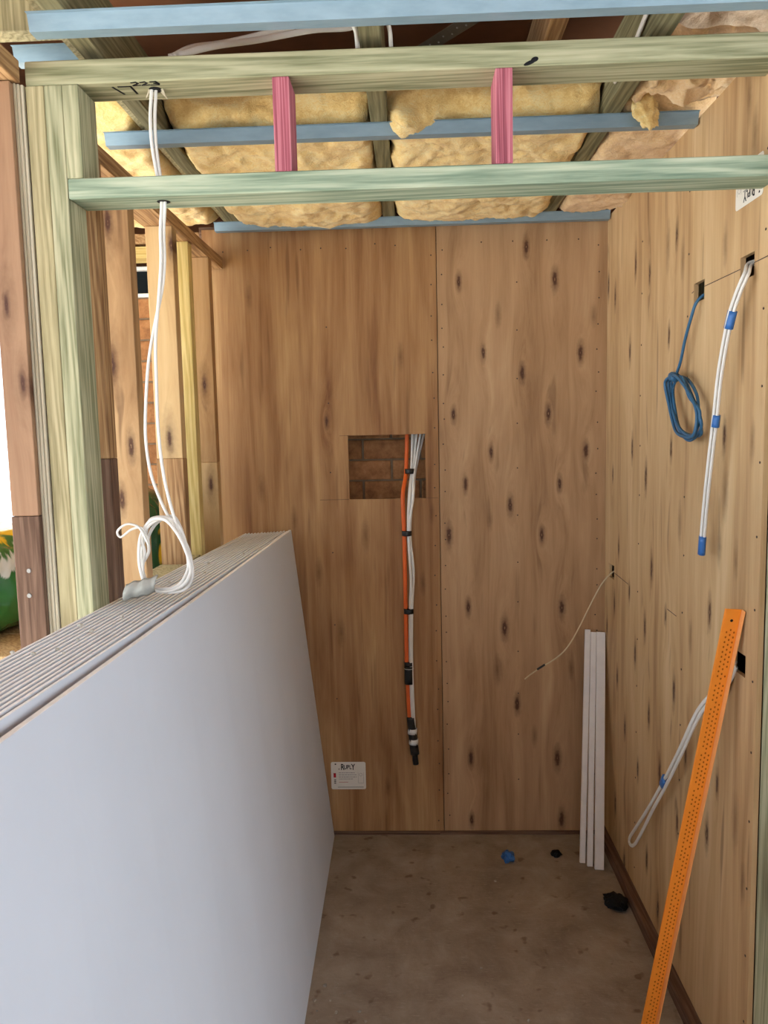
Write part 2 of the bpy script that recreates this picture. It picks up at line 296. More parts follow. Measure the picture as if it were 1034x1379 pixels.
def tube(bm, pts, ra, rb=None, seg=8, n=8, closed=False, smooth=True, flat=None):
    """swept tube with elliptical section (ra across, rb along 'flat' direction)"""
    rb = rb or ra
    Q = catmull(pts, n, closed) if smooth else [Vector(p) for p in pts]
    rings = []; ref = Vector(flat) if flat else None; up = None
    for i, p in enumerate(Q):
        if closed: t = (Q[(i+1) % len(Q)]-Q[i-1]).normalized()
        else: t = (Q[min(i+1, len(Q)-1)]-Q[max(i-1, 0)]).normalized()
        if ref is not None: u = ref - t*ref.dot(t)
        elif up is None:
            u = Vector((0, 0, 1)).cross(t)
            if u.length < 0.05: u = Vector((1, 0, 0)).cross(t)
        else: u = up - t*up.dot(t)
        if u.length < 1e-4: u = t.orthogonal()
        u.normalize(); up = u; w = t.cross(u)
        rings.append([bm.verts.new(p + u*rb*math.cos(2*math.pi*k/seg) + w*ra*math.sin(2*math.pi*k/seg)) for k in range(seg)])
    m = len(rings)
    for i in range(m if closed else m-1):
        a, b2 = rings[i], rings[(i+1) % m]
        for k in range(seg): bm.faces.new((a[k], a[(k+1) % seg], b2[(k+1) % seg], b2[k]))
    if not closed:
        bm.faces.new(rings[0][::-1]); bm.faces.new(rings[-1])
    return Q
def cable(name, pts, ra, mat, parent=None, rb=None, **k):
    bm = bmesh.new(); tube(bm, pts, ra, rb, **k); bmesh.ops.recalc_face_normals(bm, faces=bm.faces); return obj(name, bm, mat, parent, True)
def fbm(p, s=1.0): return noise.noise(Vector(p)*s) + 0.5*noise.noise(Vector(p)*s*2.1+Vector((3, 7, 1))) + 0.25*noise.noise(Vector(p)*s*4.3)
def wall_panel(name, plane, u0, u1, v0, v1, w0, w1, holes, mat, parent):
    """sheet in plane xz (thickness along y) or yz (thickness along x) with rectangular cut-outs"""
    us = sorted({u0, u1, *[h[0] for h in holes], *[h[1] for h in holes]}); vs = sorted({v0, v1, *[h[2] for h in holes], *[h[3] for h in holes]})
    bm = bmesh.new(); cache = {}
    P = (lambda u, v, w: (u, w, v)) if plane == 'xz' else (lambda u, v, w: (w, u, v))
    def V(u, v, w):
        k = (u, v, w)
        if k not in cache: cache[k] = bm.verts.new(P(u, v, w))
        return cache[k]
    inside = lambda i, j: 0 <= i < len(us)-1 and 0 <= j < len(vs)-1 and not any(h[0] <= us[i] and us[i+1] <= h[1] and h[2] <= vs[j] and vs[j+1] <= h[3] for h in holes)
    for i in range(len(us)-1):
        for j in range(len(vs)-1):
            if not inside(i, j): continue
            a, b2, c, d = us[i], us[i+1], vs[j], vs[j+1]
            for w in (w0, w1): bm.faces.new((V(a, c, w), V(b2, c, w), V(b2, d, w), V(a, d, w)))
            for (di, dj, e1, e2) in ((-1, 0, (a, c), (a, d)), (1, 0, (b2, c), (b2, d)), (0, -1, (a, c), (b2, c)), (0, 1, (a, d), (b2, d))):
                if not inside(i+di, j+dj): bm.faces.new((V(*e1, w0), V(*e2, w0), V(*e2, w1), V(*e1, w1)))
    bmesh.ops.recalc_face_normals(bm, faces=bm.faces)
    return obj(name, bm, mat, parent)
def nails(pts, axis, parent, r=0.0032):
    """flush nail heads: short discs standing 1 mm proud of the sheet"""
    bm = bmesh.new()
    for p in pts:
        mt = Matrix.Translation(p) @ (Matrix.Rotation(math.pi/2, 4, 'X') if axis == 'y' else Matrix.Rotation(math.pi/2, 4, 'Y'))
        bmesh.ops.create_cone(bm, cap_ends=True, segments=6, radius1=r, radius2=r*0.8, depth=0.0016, matrix=mt)
    return props(obj('nail_heads', bm, 'nail', parent), kind='stuff')

# ------------------------------------------------------------------ ground, floor, roof
D = 3.05; XR = 0.76; YB = 1.65
o = box('ground', -14, 14, -12, 14, -0.42, -0.30, 'ground', None, 0); props(o, kind='structure')
o = box('floor', -2.3, 3.0, -2.2, 3.33, -0.30, 0.0, 'floor', None, 0); props(o, kind='structure')
o = box('ceiling', -2.1, 3.2, -2.0, 3.7, 2.80, 2.86, 'roof', None, 0); props(o, kind='structure'); o['label'] = 'red-brown underside of the roof above the joists'

o = box('wall_light_block_rear', -2.3, 3.0, -2.2, -2.1, 0.0, 2.80, 'board', None, 0); props(o, kind='structure')  # unseen wall added to shut out rear light and bounce some back

o = box('wall_light_block_side', 3.0, 3.1, -2.2, 3.3, 0.0, 0.95, 'board', None, 0); props(o, kind='structure')  # unseen low wall added to cut side light on the front sheet

# ------------------------------------------------------------------ back wall
wb = empty('wall_back', (0, D, 0), 'plywood-lined back wall with a cut-out window showing brick', None, None, 'structure')
HB = (-0.252, 0.053, 1.404, 1.658)
lp = wall_panel('plywood_panel', 'xz', -0.80, 0.1055, 0.014, 2.462, D, D+0.012, [HB], 'ply_left_sheet', wb); lp['label'] = 'brown plywood sheet with square cut-out'
rp = wall_panel('plywood_panel', 'xz', 0.1085, 0.770, 0.014, 2.462, D, D+0.012, [], 'ply_right_sheet', wb); rp['label'] = 'knotty plywood sheet'
npts = []
z = 0.06
while z < 2.4:
    npts.append((0.088+random.uniform(-.004, .004), D-0.0004, z+random.uniform(-.02, .02))); z += 0.115
for x in [-0.70+0.093*i for i in range(8)]: npts.append((x+random.uniform(-.02, .02), D-0.0004, 2.385+random.uniform(-.01, .006)))
for zz in [0.3+0.3*i for i in range(7)]: npts.append((-0.325, D-0.0004, zz+random.uniform(-.02, .02)))
nails(npts, 'y', lp)
npts = []
z = 0.08
while z < 2.4:
    npts.append((0.127+random.uniform(-.004, .004), D-0.0004, z+random.uniform(-.02, .02)))
    npts.append((0.725+random.uniform(-.005, .005), D-0.0004, z+random.uniform(-.02, .02))); z += 0.095
for x in (0.28, 0.40, 0.53, 0.65): npts.append((x, D-0.0004, 2.385))
for zz in [0.25+0.18*i for i in range(12)]: npts.append((0.415, D-0.0004, zz+random.uniform(-.015, .015)))
nails(npts, 'y', rp)
for x0, x1 in ((-0.80, 0.09), (0.09, 0.742)):
    o = box('bottom_plate', x0, x1, D-0.008, D+0.03, 0.0, 0.0135, 'dark_x', wb, 0.001)
# pencil set-out lines beside the cut-out
bm = bmesh.new(); bx(bm, -0.37, -0.254, D-0.0004, D, 1.4035, 1.405); bx(bm, 0.055, 0.10, D-0.0004, D, 1.4035, 1.4045); bx(bm, -0.285, -0.25, D-0.0004, D, 1.657, 1.6583)
obj('pencil_line', bm, 'nail', lp)

fr = empty('wall_back_frame', (0, 3.1, 0), 'hidden stud frame carrying the back plywood', None, None, 'structure')
for xs in (-0.45, 0.107, 0.70): box('wall_stud', xs-0.0225, xs+0.0225, D+0.0125, D+0.10, 0.0, 2.385, 'dark_z', fr)
for z0 in (2.386, 2.432): box('top_plate', -0.813, 0.90, D+0.0125, D+0.10, z0, z0+0.045, 'dark_x', fr)
o = box('wall_light_block_eaves', -2.3, 3.0, 3.33, 3.36, 2.20, 2.80, 'roof', None, 0); props(o, kind='structure')  # unseen closure added to stop light leaking in above the back wall
o = box('wall_gable', 0.90, 0.93, 3.0, 3.33, 0.0, 2.80, 'roof', None, 0); props(o, kind='structure')

# ------------------------------------------------------------------ right wall
wr = empty('wall_right', (XR, 2.4, 0), 'tan plywood right wall with small cable cut-outs', None, None, 'structure')
sp_ = wall_panel('plywood_panel', 'yz', 1.695, D-0.001, 0.05, 2.462, XR, XR+0.012, [(1.766, 1.839, 1.995, 2.047), (2.056, 2.130, 1.992, 2.043), (2.910, 2.986, 1.090, 1.143), (1.755, 1.828, 1.085, 1.137)], 'ply_side', wr)
npts = []
z = 0.1
while z < 2.42:
    npts.append((XR-0.0004, 1.712+random.uniform(-.003, .003), z)); npts.append((XR-0.0004, 2.17+random.uniform(-.004, .004), z+0.05)); npts.append((XR-0.0004, 2.60+random.uniform(-.004, .004), z+0.02)); z += 0.165
nails(npts, 'x', sp_)
def strip_yz(bm, p, q, w, x):
    a, b2 = Vector((0, *p)), Vector((0, *q)); d = (b2-a).normalized(); n = Vector((0, -d.z, d.y))*w/2
    vs = [bm.verts.new((x, v.y, v.z)) for v in (a-n, b2-n, b2+n, a+n)]; ws = [bm.verts.new((x+0.0006, v.co.y, v.co.z)) for v in vs]
    bm.faces.new(vs); bm.faces.new(ws[::-1])
    for i in range(4): bm.faces.new((vs[i], ws[i], ws[(i+1) % 4], vs[(i+1) % 4]))
bm = bmesh.new()
for p, q in (((2.056, 2.024), (1.839, 2.022)), ((1.766, 2.022), (1.70, 2.022)), ((2.145, 2.022), (2.13, 2.024)), ((2.91, 1.118), (2.72, 1.112)), ((2.30, 1.12), (2.22, 1.118))): strip_yz(bm, p, q, 0.002, XR-0.0005)
obj('pencil_line', bm, 'nail', sp_)
box('bottom_plate', XR-0.028, XR+0.045, 1.70, D-0.009, 0.0, 0.045, 'dark_y', wr)
for y in (1.665, 2.20, 2.60):
    o = box('wall_stud', XR+0.0135, XR+0.10, y-0.02 if y > 2 else 1.595, y+0.02 if y > 2 else 1.694, 0.046 if y > 2 else 0.0, 2.39, 'green_z', wr)
box('wall_lining_behind', XR+0.101, XR+0.113, 1.60, D+0.03, 0.0, 2.39, 'dark_z', wr)['label'] = 'dark lining on the far side of the stud wall'

# ------------------------------------------------------------------ brick veneer outside the frame
wo = empty('wall_outer', (-0.6, 3.22, 0), 'orange brick outer wall behind the framing', None, None, 'structure')
box('mortar', -1.52, 1.0, 3.2245, 3.32, 0.0, 2.243, 'mortar', wo, 0)
bm = bmesh.new(); bx(bm, -0.1155, 0.1155, 0, 0.09, 0, 0.079, 0.003); me_b = bpy.data.meshes.new('brick'); bm.to_mesh(me_b); bm.free(); me_b.materials.append(M['brick'])
bm = bmesh.new(); bx(bm, -0.055, 0.055, 0, 0.09, 0, 0.076, 0.003); me_h = bpy.data.meshes.new('half_brick'); bm.to_mesh(me_h); bm.free(); me_h.materials.append(M['brick'])
for j in range(26):
    zz = 0.006+0.0862*j
    x = -1.52+0.115 if j % 2 else -1.52+0.235-0.12+0.115+0.005
    if j % 2 == 0:
        h = bpy.data.objects.new('half_brick', me_h); h.location = (-1.52+0.055, 3.22+random.uniform(-.002, .002), zz); link(h); h.parent = wo; h.matrix_parent_inverse = Matrix.Translation(-wo.location)
    while x < 0.36:
        h = bpy.data.objects.new('brick', me_b); h.location = (x, 3.22+random.uniform(-.002, .002), zz); link(h, wo); x += 0.24
# high strip of dark glazing over the bricks
wn = empty('window_2', (-1.2, 3.22, 2.25), 'dark narrow window strip above the bricks', None, None, 'structure')
box('window_sill', -1.52, -0.85, 3.205, 3.30, 2.2445, 2.258, 'frame_white', wn)
for x0, x1 in ((-1.50, -1.235), (-1.22, -0.975), (-0.955, -0.86)):
    box('pane', x0, x1, 3.235, 3.245, 2.259, 2.352, 'glass_dark', wn, 0)
for x0, x1 in ((-1.52, -1.501), (-1.234, -1.221), (-0.974, -0.956)):
    box('mullion', x0, x1, 3.225, 3.262, 2.259, 2.352, 'frame_white', wn)
box('window_head', -1.52, -0.85, 3.205, 3.30, 2.3525, 2.366, 'frame_white', wn)
# exterior frame timbers of the next room
we = empty('trim_1', (-1.2, 3.04, 2.37), 'pale lintel timbers above the window strip', None, None, 'structure')
box('lintel', -2.3, -0.815, 3.065, 3.155, 2.368, 2.412, 'yellow_x', we)
box('lintel', -2.3, -0.815, 3.075, 3.165, 2.424, 2.462, 'brown_y', we)
# large window beyond the bags
w1 = empty('window_1', (-2.1, 3.25, 0.9), 'bright window at the far left', None, None, 'structure')
for x0, x1, z0, z1 in ((-2.32, -2.26, 0.85, 2.30), (-1.58, -1.525, 0.85, 2.30), (-2.26, -1.58, 0.85, 0.90), (-2.26, -1.58, 2.25, 2.30), (-2.26, -1.58, 1.455, 1.475)):
    box('window_frame', x0, x1, 3.22, 3.28, z0, z1, 'frame_white', w1)
for z0, z1 in ((0.902, 1.453), (1.477, 2.248)): box('pane', -2.258, -1.582, 3.248, 3.252, z0, z1, 'glass', w1, 0)
o = box('wall_outer_sill', -2.32, -1.525, 3.20, 3.31, 0.0, 0.848, 'mortar', None, 0); props(o, kind='structure')

# ------------------------------------------------------------------ ceiling joists
jn = {-1.86: 'far end of the next room', -1.26: 'next room', -0.66: 'above the left studs', -0.07: 'in the middle', 0.53: 'nearest the right wall', 1.13: 'past the right wall'}
for xj, w in jn.items():
    o = box('ceiling_joist', xj-0.0225, xj+0.0225, 1.0, 3.30, 2.473, 2.613, 'joist_y', None, 0.002)
    props(o, 'weathered olive ceiling joist running front to back, '+w, 'joist', 'ceiling joists')
# trimmers in the roof space above the front beam
props(box('roof_trimmer', -0.71, -0.685, 1.3, 3.2, 2.49, 2.62, 'olive_z', None), 'olive timber doubled against the joist above the left studs', 'joist')
props(box('roof_rafter', 0.355, 0.40, 1.4, 3.30, 2.655, 2.795, 'brown_y', None), 'brown rafter high under the roof right of centre', 'rafter')
props(box('roof_rafter', -1.22, -0.72, 1.66, 1.705, 2.512, 2.62, 'olive_z', None), 'short olive roof timber at the top left corner', 'rafter')

# ------------------------------------------------------------------ steel ceiling channels
def channel(x0, x1, y, z, label):
    prof = [(-0.030, 0.029), (-0.0225, 0.029), (-0.0145, 0.0), (0.0145, 0.0), (0.0225, 0.029), (0.030, 0.029), (0.030, 0.030), (0.0218, 0.030), (0.0138, 0.001), (-0.0138, 0.001), (-0.0218, 0.030), (-0.030, 0.030)]
    bm = bmesh.new(); A = [bm.verts.new((x0, y+a, z+b2)) for a, b2 in prof]; B = [bm.verts.new((x1, y+a, z+b2)) for a, b2 in prof]; n = len(prof)
    for i in range(n): bm.faces.new((A[i], B[i], B[(i+1) % n], A[(i+1) % n]))
    bm.faces.new(A); bm.faces.new(B[::-1]); bmesh.ops.recalc_face_normals(bm, faces=bm.faces)
    return props(obj('ceiling_channel', bm, 'zinc'), label, 'metal channel', 'steel ceiling channels')
channel(-0.715, 1.15, 1.545, 2.443, 'blue-grey steel channel along the top of the photo, in front of the beam')
channel(-0.80, 0.755, 2.125, 2.443, 'blue-grey steel channel crossing mid-ceiling behind the pink studs')
channel(-0.735, 0.755, 3.012, 2.443, 'blue-grey steel channel along the top of the back wall')
channel(-0.86, -0.70, 1.775, 2.497, 'short offcut of steel channel above the left end of the top beam')

# ------------------------------------------------------------------ insulation batts
def batt(name, x0, x1, y0, y1, z0, z1, mat, label, sag=0.03, amp=0.012, seed=0, droops=(), group='ceiling insulation batts'):
    nx, ny, nz = max(6, int((x1-x0)/0.009)), max(6, int((y1-y0)/0.011)), 9
    bm = bmesh.new(); cache = {}
    def V(i, j, k):
        key = (i, j, k)
        if key in cache: return cache[key]
        u, v, w = i/nx, j/ny, k/nz
        p = Vector((x0+(x1-x0)*u, y0+(y1-y0)*v, z0+(z1-z0)*w))
        q = p + Vector((seed*3.7, seed*1.9, 0))
        low = (1-w)
        eu = min(u, 1-u)*2; ev = min(v, 1-v)*2
        # pillow edge rounding
        rd = 0.022*(max(0, 1-eu*7)**2 + max(0, 1-ev*9)**2)
        p.z += low*rd - w*rd
        p.y += (0.02*(2*w-1)**2)*(max(0, 1-v*8)) - 0.02*(2*w-1)**2*max(0, 1-(1-v)*8)
        # sag between the channels
        p.z -= low*sag*(1+0.35*fbm(q, 4))*math.sin(math.pi*min(1, max(0, (v-0.07)/0.92))**1.4)**0.7*(0.35+0.65*math.sin(math.pi*u)**0.5)
        p.z += amp*low*(fbm(q, 9)+0.6*fbm(q, 27)+0.15*fbm(q, 60))
        p.y += amp*1.3*(1-v)*fbm(q+Vector((5, 0, 0)), 12)*(0.4+low)
        p.x += amp*0.8*fbm(q+Vector((0, 9, 0)), 12)*abs(2*u-1)
        for dx, wd_, dz, reach in droops:
            g = math.exp(-((p.x-dx)/wd_)**2)*max(0, 1-v*reach)
            g *= (1+0.5*fbm(q, 20))
            p.z -= low*dz*g; p.y -= 0.03*g
        cache[key] = bm.verts.new(p); return cache[key]
    def quad(a, b2, c, d): bm.faces.new((V(*a), V(*b2), V(*c), V(*d)))
    for i in range(nx):
        for j in range(ny):
            quad((i, j, 0), (i, j+1, 0), (i+1, j+1, 0), (i+1, j, 0)); quad((i, j, nz), (i+1, j, nz), (i+1, j+1, nz), (i, j+1, nz))
    for i in range(nx):
        for k in range(nz):
            quad((i, 0, k), (i+1, 0, k), (i+1, 0, k+1), (i, 0, k+1)); quad((i, ny, k), (i, ny, k+1), (i+1, ny, k+1), (i+1, ny, k))
    for j in range(ny):
        for k in range(nz):
            quad((0, j, k), (0, j, k+1), (0, j+1, k+1), (0, j+1, k)); quad((nx, j, k), (nx, j+1, k), (nx, j+1, k+1), (nx, j, k+1))
    return props(obj(name, bm, mat, None, True), label, 'insulation', group)
batt('insulation_batt', -1.235, -0.715, 2.08, 3.04, 2.476, 2.605, 'batt', 'yellow glasswool batt above the left stud wall, beside the doubled joist', 0.03, 0.012, 1)
batt('insulation_batt', -0.634, -0.096, 2.085, 3.045, 2.472, 2.60, 'batt', 'yellow glasswool batt in the bay left of the middle joist', 0.058, 0.013, 2)
batt('insulation_batt', -0.044, 0.504, 2.085, 3.045, 2.472, 2.60, 'batt', 'yellow glasswool batt right of the middle joist, front corner drooping over the channel', 0.052, 0.014, 3, ((0.0, 0.06, 0.055, 10),))
batt('insulation_batt', 0.556, 0.80, 2.075, 3.045, 2.478, 2.60, 'batt_pink', 'tan glasswool batt hard against the right wall', 0.035, 0.011, 4)
batt('loose_insulation', 0.565, 0.80, 1.86, 2.055, 2.482, 2.57, 'batt_pink', 'ragged torn insulation hanging over the channel by the right wall', 0.0, 0.03, 5, ((0.60, 0.05, 0.02, 1.2),), None)
batt('loose_insulation', 0.59, 0.98, 1.75, 2.3, 2.66, 2.78, 'batt_pale', 'pale pinkish batt lying high under the roof at top right', 0.02, 0.02, 6, (), None)
batt('insulation_batt', -1.835, -1.285, 2.08, 3.04, 2.476, 2.605, 'batt', 'yellow glasswool batt over the next room, farthest left', 0.03, 0.012, 8)
# torn tuft trailing over the channel
bm = bmesh.new(); bmesh.ops.create_icosphere(bm, subdivisions=4, radius=1)
for v in bm.verts:
    p = v.co.copy(); f = 1+0.35*fbm(p, 2.2)
    v.co = Vector((0.605+0.030*p.x*f+0.02*(p.z < 0)*(-p.z), 2.080-0.012+0.014*p.y*f, 2.47+0.048*p.z*f))
props(obj('insulation_tuft', bm, 'batt', None, True), 'torn yellow tuft of insulation trailing over the mid-ceiling channel', 'insulation')

# ------------------------------------------------------------------ front opening frame
beam = box('top_plate_beam', -0.787, 1.16, YB, YB+0.09, 2.399, 2.447, 'green_x', None, 0.002); props(beam, 'upper olive-green treated beam with handwritten numbers underneath', 'beam')
head = box('head_beam', -0.7105, 1.16, YB, YB+0.09, 2.170, 2.2115, 'teal_x', None, 0.002); props(head, 'lower blue-green treated beam across the opening', 'beam')
def stroke(bm, pts, w, z):
    for a, b2 in zip(pts, pts[1:]):
        a = Vector((a[0], a[1], 0)); b2 = Vector((b2[0], b2[1], 0)); d = (b2-a).normalized(); n = Vector((-d.y, d.x, 0))*w/2; a = a-d*w*.3; b2 = b2+d*w*.3
        vs = [bm.verts.new((v.x, v.y, z)) for v in (a-n, b2-n, b2+n, a+n)]; ws = [bm.verts.new((v.co.x, v.co.y, z+0.0006)) for v in vs]
        bm.faces.new(vs[::-1]); bm.faces.new(ws)
        for i in range(4): bm.faces.new((vs[i], vs[(i+1) % 4], ws[(i+1) % 4], ws[i]))
bm = bmesh.new(); zz = 2.3986
# marker "17" and "223" on the underside, read from below
stroke(bm, [(-0.612, 1.672), (-0.600, 1.706)], 0.0048, zz)
stroke(bm, [(-0.600, 1.671), (-0.574, 1.671), (-0.572, 1.706)], 0.0048, zz)
def dig2(x): return [(x, 1.655), (x+0.010, 1.653), (x+0.013, 1.659), (x, 1.668), (x+0.016, 1.667)]
stroke(bm, dig2(-0.567), 0.0042, zz); stroke(bm, dig2(-0.548), 0.0042, zz)
stroke(bm, [(-0.527, 1.654), (-0.515, 1.653), (-0.513, 1.659), (-0.521, 1.661), (-0.511, 1.663), (-0.513, 1.668), (-0.529, 1.668)], 0.0042, zz)
hw = obj('handwriting', bm, 'ink', beam); hw['label'] = 'black marker 17 and 223'
# dark knots in the beam faces
bm = bmesh.new()
for p, sx_, sz_ in (((0.252, YB-0.0004, 2.405), 0.013, 0.004), ((0.262, YB-0.0004, 2.411), 0.008, 0.005)):
    bmesh.ops.create_uvsphere(bm, u_segments=12, v_segments=6, radius=1, matrix=Matrix.Translation(p) @ Matrix.Rotation(-0.35, 4, 'Y') @ Matrix.Diagonal((sx_, 0.0012, sz_, 1)))
obj('knot_hole', bm, 'ink', beam)
bm = bmesh.new()
bmesh.ops.create_cone(bm, cap_ends=True, segments=16, radius1=0.014, radius2=0.014, depth=0.0014, matrix=Matrix.Translation((-0.522, 1.69, 2.1702)))
obj('cable_hole', bm, 'ink', head)
bm = bmesh.new(); bmesh.ops.create_cone(bm, cap_ends=True, segments=16, radius1=0.014, radius2=0.014, depth=0.0014, matrix=Matrix.Translation((-0.527, 1.69, 2.3992)))
obj('cable_hole', bm, 'ink', beam)
# splintered hole rim
bm = bmesh.new()
for (dx, dy, a) in ((-0.016, 0.0, 0.5), (-0.012, 0.012, 0.9), (0.015, 0.012, -0.6), (0.017, 0.0, -0.4)):
    bmesh.ops.create_cone(bm, cap_ends=True, segments=5, radius1=0.004, radius2=0.0005, depth=0.022, matrix=Matrix.Translation((-0.527+dx, 1.69+dy, 2.392)) @ Matrix.Rotation(math.pi+a, 4, 'Y'))
obj('splinter', bm, 'pale_z', beam)
props(box('pink_stud', -0.273, -0.238, YB+0.001, YB+0.089, 2.2120, 2.3985, 'pink_z'), 'pink-dyed laminated short stud between the two beams, left one', 'stud', 'pink studs over the opening')
props(box('pink_stud', 0.183, 0.218, YB+0.001, YB+0.089, 2.2120, 2.3985, 'pink_z'), 'pink-dyed laminated short stud between the two beams, right one', 'stud', 'pink studs over the opening')
props(box('jamb_stud', -0.788, -0.7495, YB, YB+0.09, 0.0, 2.3985, 'olive_z'), 'yellowish green jamb stud next to the layered ply packers', 'stud', 'green jamb studs')
props(box('jamb_stud', -0.749, -0.7115, YB, YB+0.09, 0.0, 2.3985, 'green_z'), 'full-height green jamb stud that the lower beam butts against', 'stud', 'green jamb studs')
props(box('jack_stud', -0.711, -0.677, YB, YB+0.09, 2.212, 2.3985, 'green_z'), 'short green jack stud on top of the lower beam, far left', 'stud')
for i, (a, b2, l) in enumerate(((-0.808, -0.8035, 'nearest the red-brown stud'), (-0.803, -0.797, 'in the middle of the packers'), (-0.7965, -0.791, 'touching the green jamb'))):
    props(box('ply_packer', a, b2, YB-0.012+0.004*i, YB+0.085, 0.0, 2.40, 'pale_z', None, 0.0008), 'thin pale ply packing strip, '+l, 'packer', 'ply packing strips')
rs = empty('red_stud', (-0.84, 1.66, 0), 'red-brown stud at the far left with a darker spliced lower length', 'stud')
box('upper_length', -0.868, -0.8085, 1.625, 1.70, 1.505, 2.40, 'stud_red', rs); lo = box('lower_length', -0.869, -0.8085, 1.624, 1.70, 0.0, 1.504, 'dark_z', rs); lo['label'] = 'darker lower length'
for (x, z) in ((-0.838, 1.385), (-0.841, 1.330)):
    bm = bmesh.new(); bmesh.ops.create_cone(bm, cap_ends=True, segments=12, radius1=0.0055, radius2=0.0045, depth=0.003, matrix=Matrix.Translation((x, 1.6235, z)) @ Matrix.Rotation(math.pi/2, 4, 'X')); obj('screw_head', bm, 'steel', rs)
pl = box('wall_top_plate', -0.88, -0.795, 0.9, 1.645, 2.402, 2.447, 'brown_y'); props(pl, 'brown top plate running towards the viewer at the top left', 'plate')

# ------------------------------------------------------------------ left stud partition
tp = box('partition_top_plate', -0.812, -0.722, 1.745, 3.045, 2.312, 2.355, 'brown_y'); props(tp, 'brown top plate of the open stud partition, sloping away to the corner', 'plate')
def stud(x0, x1, y0, y1, mat, label, split=None, mat2=None, name='partition_stud'):
    if split is None: o = box(name, x0, x1, y0, y1, 0.0, 2.3115, mat)
    else:
        o = empty(name, ((x0+x1)/2, (y0+y1)/2, 0)); box('upper_length', x0, x1, y0, y1, split+0.0005, 2.3115, mat, o); box('lower_length', x0-0.001, x1+0.0003, y0-0.001, y1, 0.0, split, mat2, o)
    return props(o, label, 'stud', 'open partition studs')
stud(-0.812, -0.722, 2.03, 2.075, 'stud_knotty', 'knotty brown stud with big knots, nearest of the open partition')
stud(-0.805, -0.722, 2.405, 2.45, 'stud_tan', 'pale tan stud behind the hanging white cables, darker below', 1.60, 'brown_z')
stud(-0.845, -0.730, 2.60, 2.645, 'yellow_z', 'narrow yellow pine stud beside the corner stud')
stud(-0.812, -0.722, 2.83, 2.875, 'stud_corner', 'reddish corner stud against the back plywood, paler below', 1.57, 'stud_corner_low')
stud(-0.802, -0.714, 1.80, 1.845, 'brown_z', 'brown stud just behind the green jamb', 1.62, 'dark_z')
for y0, y1, w in ((2.0755, 2.4035, 'between the knotty and tan studs'), (2.4505, 2.5995, 'between the tan and yellow studs')):
    props(box('nogging', -0.81, -0.735, y0, y1, 1.222, 1.262, 'olive_z'), 'flat nogging '+w+' just above the sheet stack', 'nogging', 'partition noggings')

# ------------------------------------------------------------------ plasterboard stack
def sheet(y0, y1, xb0, xb1, xt0, xt1, zt0, zt1, th, label, group=None, name='plasterboard_sheet'):
    """leaning sheet: bottom x, top x and top height given at the near (0) and far (1) end of its room-side face"""
    bm = bmesh.new(); n = 10; rows = []; bev = 0.0009
    for i in range(n+1):
        t = i/n; y = y0+(y1-y0)*t; xb = xb0+(xb1-xb0)*t; xt = xt0+(xt1-xt0)*t; zt = zt0+(zt1-zt0)*t
        lean = (xb-xt)/zt
        pr = [(xb, 0.001), (xt+lean*bev, zt-bev), (xt-bev, zt), (xt-th+bev, zt), (xt-th+lean*bev, zt-bev), (xb-th, 0.001)]
        rows.append([bm.verts.new((x, y, z)) for x, z in pr])
    k = 6
    for i in range(n):
        for j in range(k):
            f = bm.faces.new((rows[i][j], rows[i][(j+1) % k], rows[i+1][(j+1) % k], rows[i+1][j])); f.material_index = 0 if j in (0, 4) else 1
    for f in (bm.faces.new(rows[0][::-1]), bm.faces.new(rows[-1])): f.material_index = 1
    bmesh.ops.recalc_face_normals(bm, faces=bm.faces)
    return props(obj(name, bm, ['board', 'board_edge']), label, 'plasterboard', group)
sheet(0.22, 3.030, -0.305, -0.350, -0.538, -0.487, 1.290, 1.288, 0.010, 'large white plasterboard sheet at the front of the stack, whole face showing')
NS = 14; x0t, x1t = -0.566, -0.499
for i in range(NS):
    g = 'plasterboard sheets in the stack'
    lab = 'white plasterboard sheet in the tight stack behind the front sheet, only its top edge showing'
    if i == 0: lab = 'second plasterboard sheet, across the dark gap from the front sheet'
    if i == NS-1: lab = 'rearmost plasterboard sheet of the stack, against the studs'
    near = -0.570-0.0104*i; far = -0.499-0.0128*i; j = random.uniform(-.0008, .0008)
    sheet(0.25+random.uniform(-.02, .02), 3.03-random.uniform(0, .012), near+0.2, far+0.135, near, far, 1.306+0.0008*i+j, 1.286-0.0006*i+j*0.5, 0.0055, lab, g)
# crumbs of plaster on the stack and on the floor
def lump(name, p, r, mat, label, cat, group=None, seed=0, flat=0.7, amp=0.35, sub=2, parent=None, sm=False):
    bm = bmesh.new(); bmesh.ops.create_icosphere(bm, subdivisions=sub, radius=1)
    for v in bm.verts:
        f = 1+amp*fbm(v.co+Vector((seed*2.3, seed, 0)), 1.6); v.co = Vector((p[0]+v.co.x*r*f, p[1]+v.co.y*r*f, p[2]+max(-0.95, v.co.z*f)*r*flat))
    return props(obj(name, bm, mat, parent, sm), label, cat, group)
cr = [(-0.668,1.222,1.318),(-0.631,1.218,1.316),(-0.606,1.25,1.314),(-0.588,1.235,1.312),(-0.600,1.317,1.312),(-0.602,1.381,1.312),(-0.590,1.50,1.309),(-0.64,1.42,1.312),(-0.575,1.62,1.306),(-0.62,1.9,1.30),(-0.60,2.203,1.297),(-0.57,2.05,1.297),(-0.54,2.4,1.293)]
for i, p in enumerate(cr): lump('plaster_crumb', (p[0], p[1], p[2]+0.001), random.uniform(0.003, 0.0055), 'crumb', 'small plaster crumb lying on top of the sheet stack', 'crumb', 'crumbs on the stack', i)
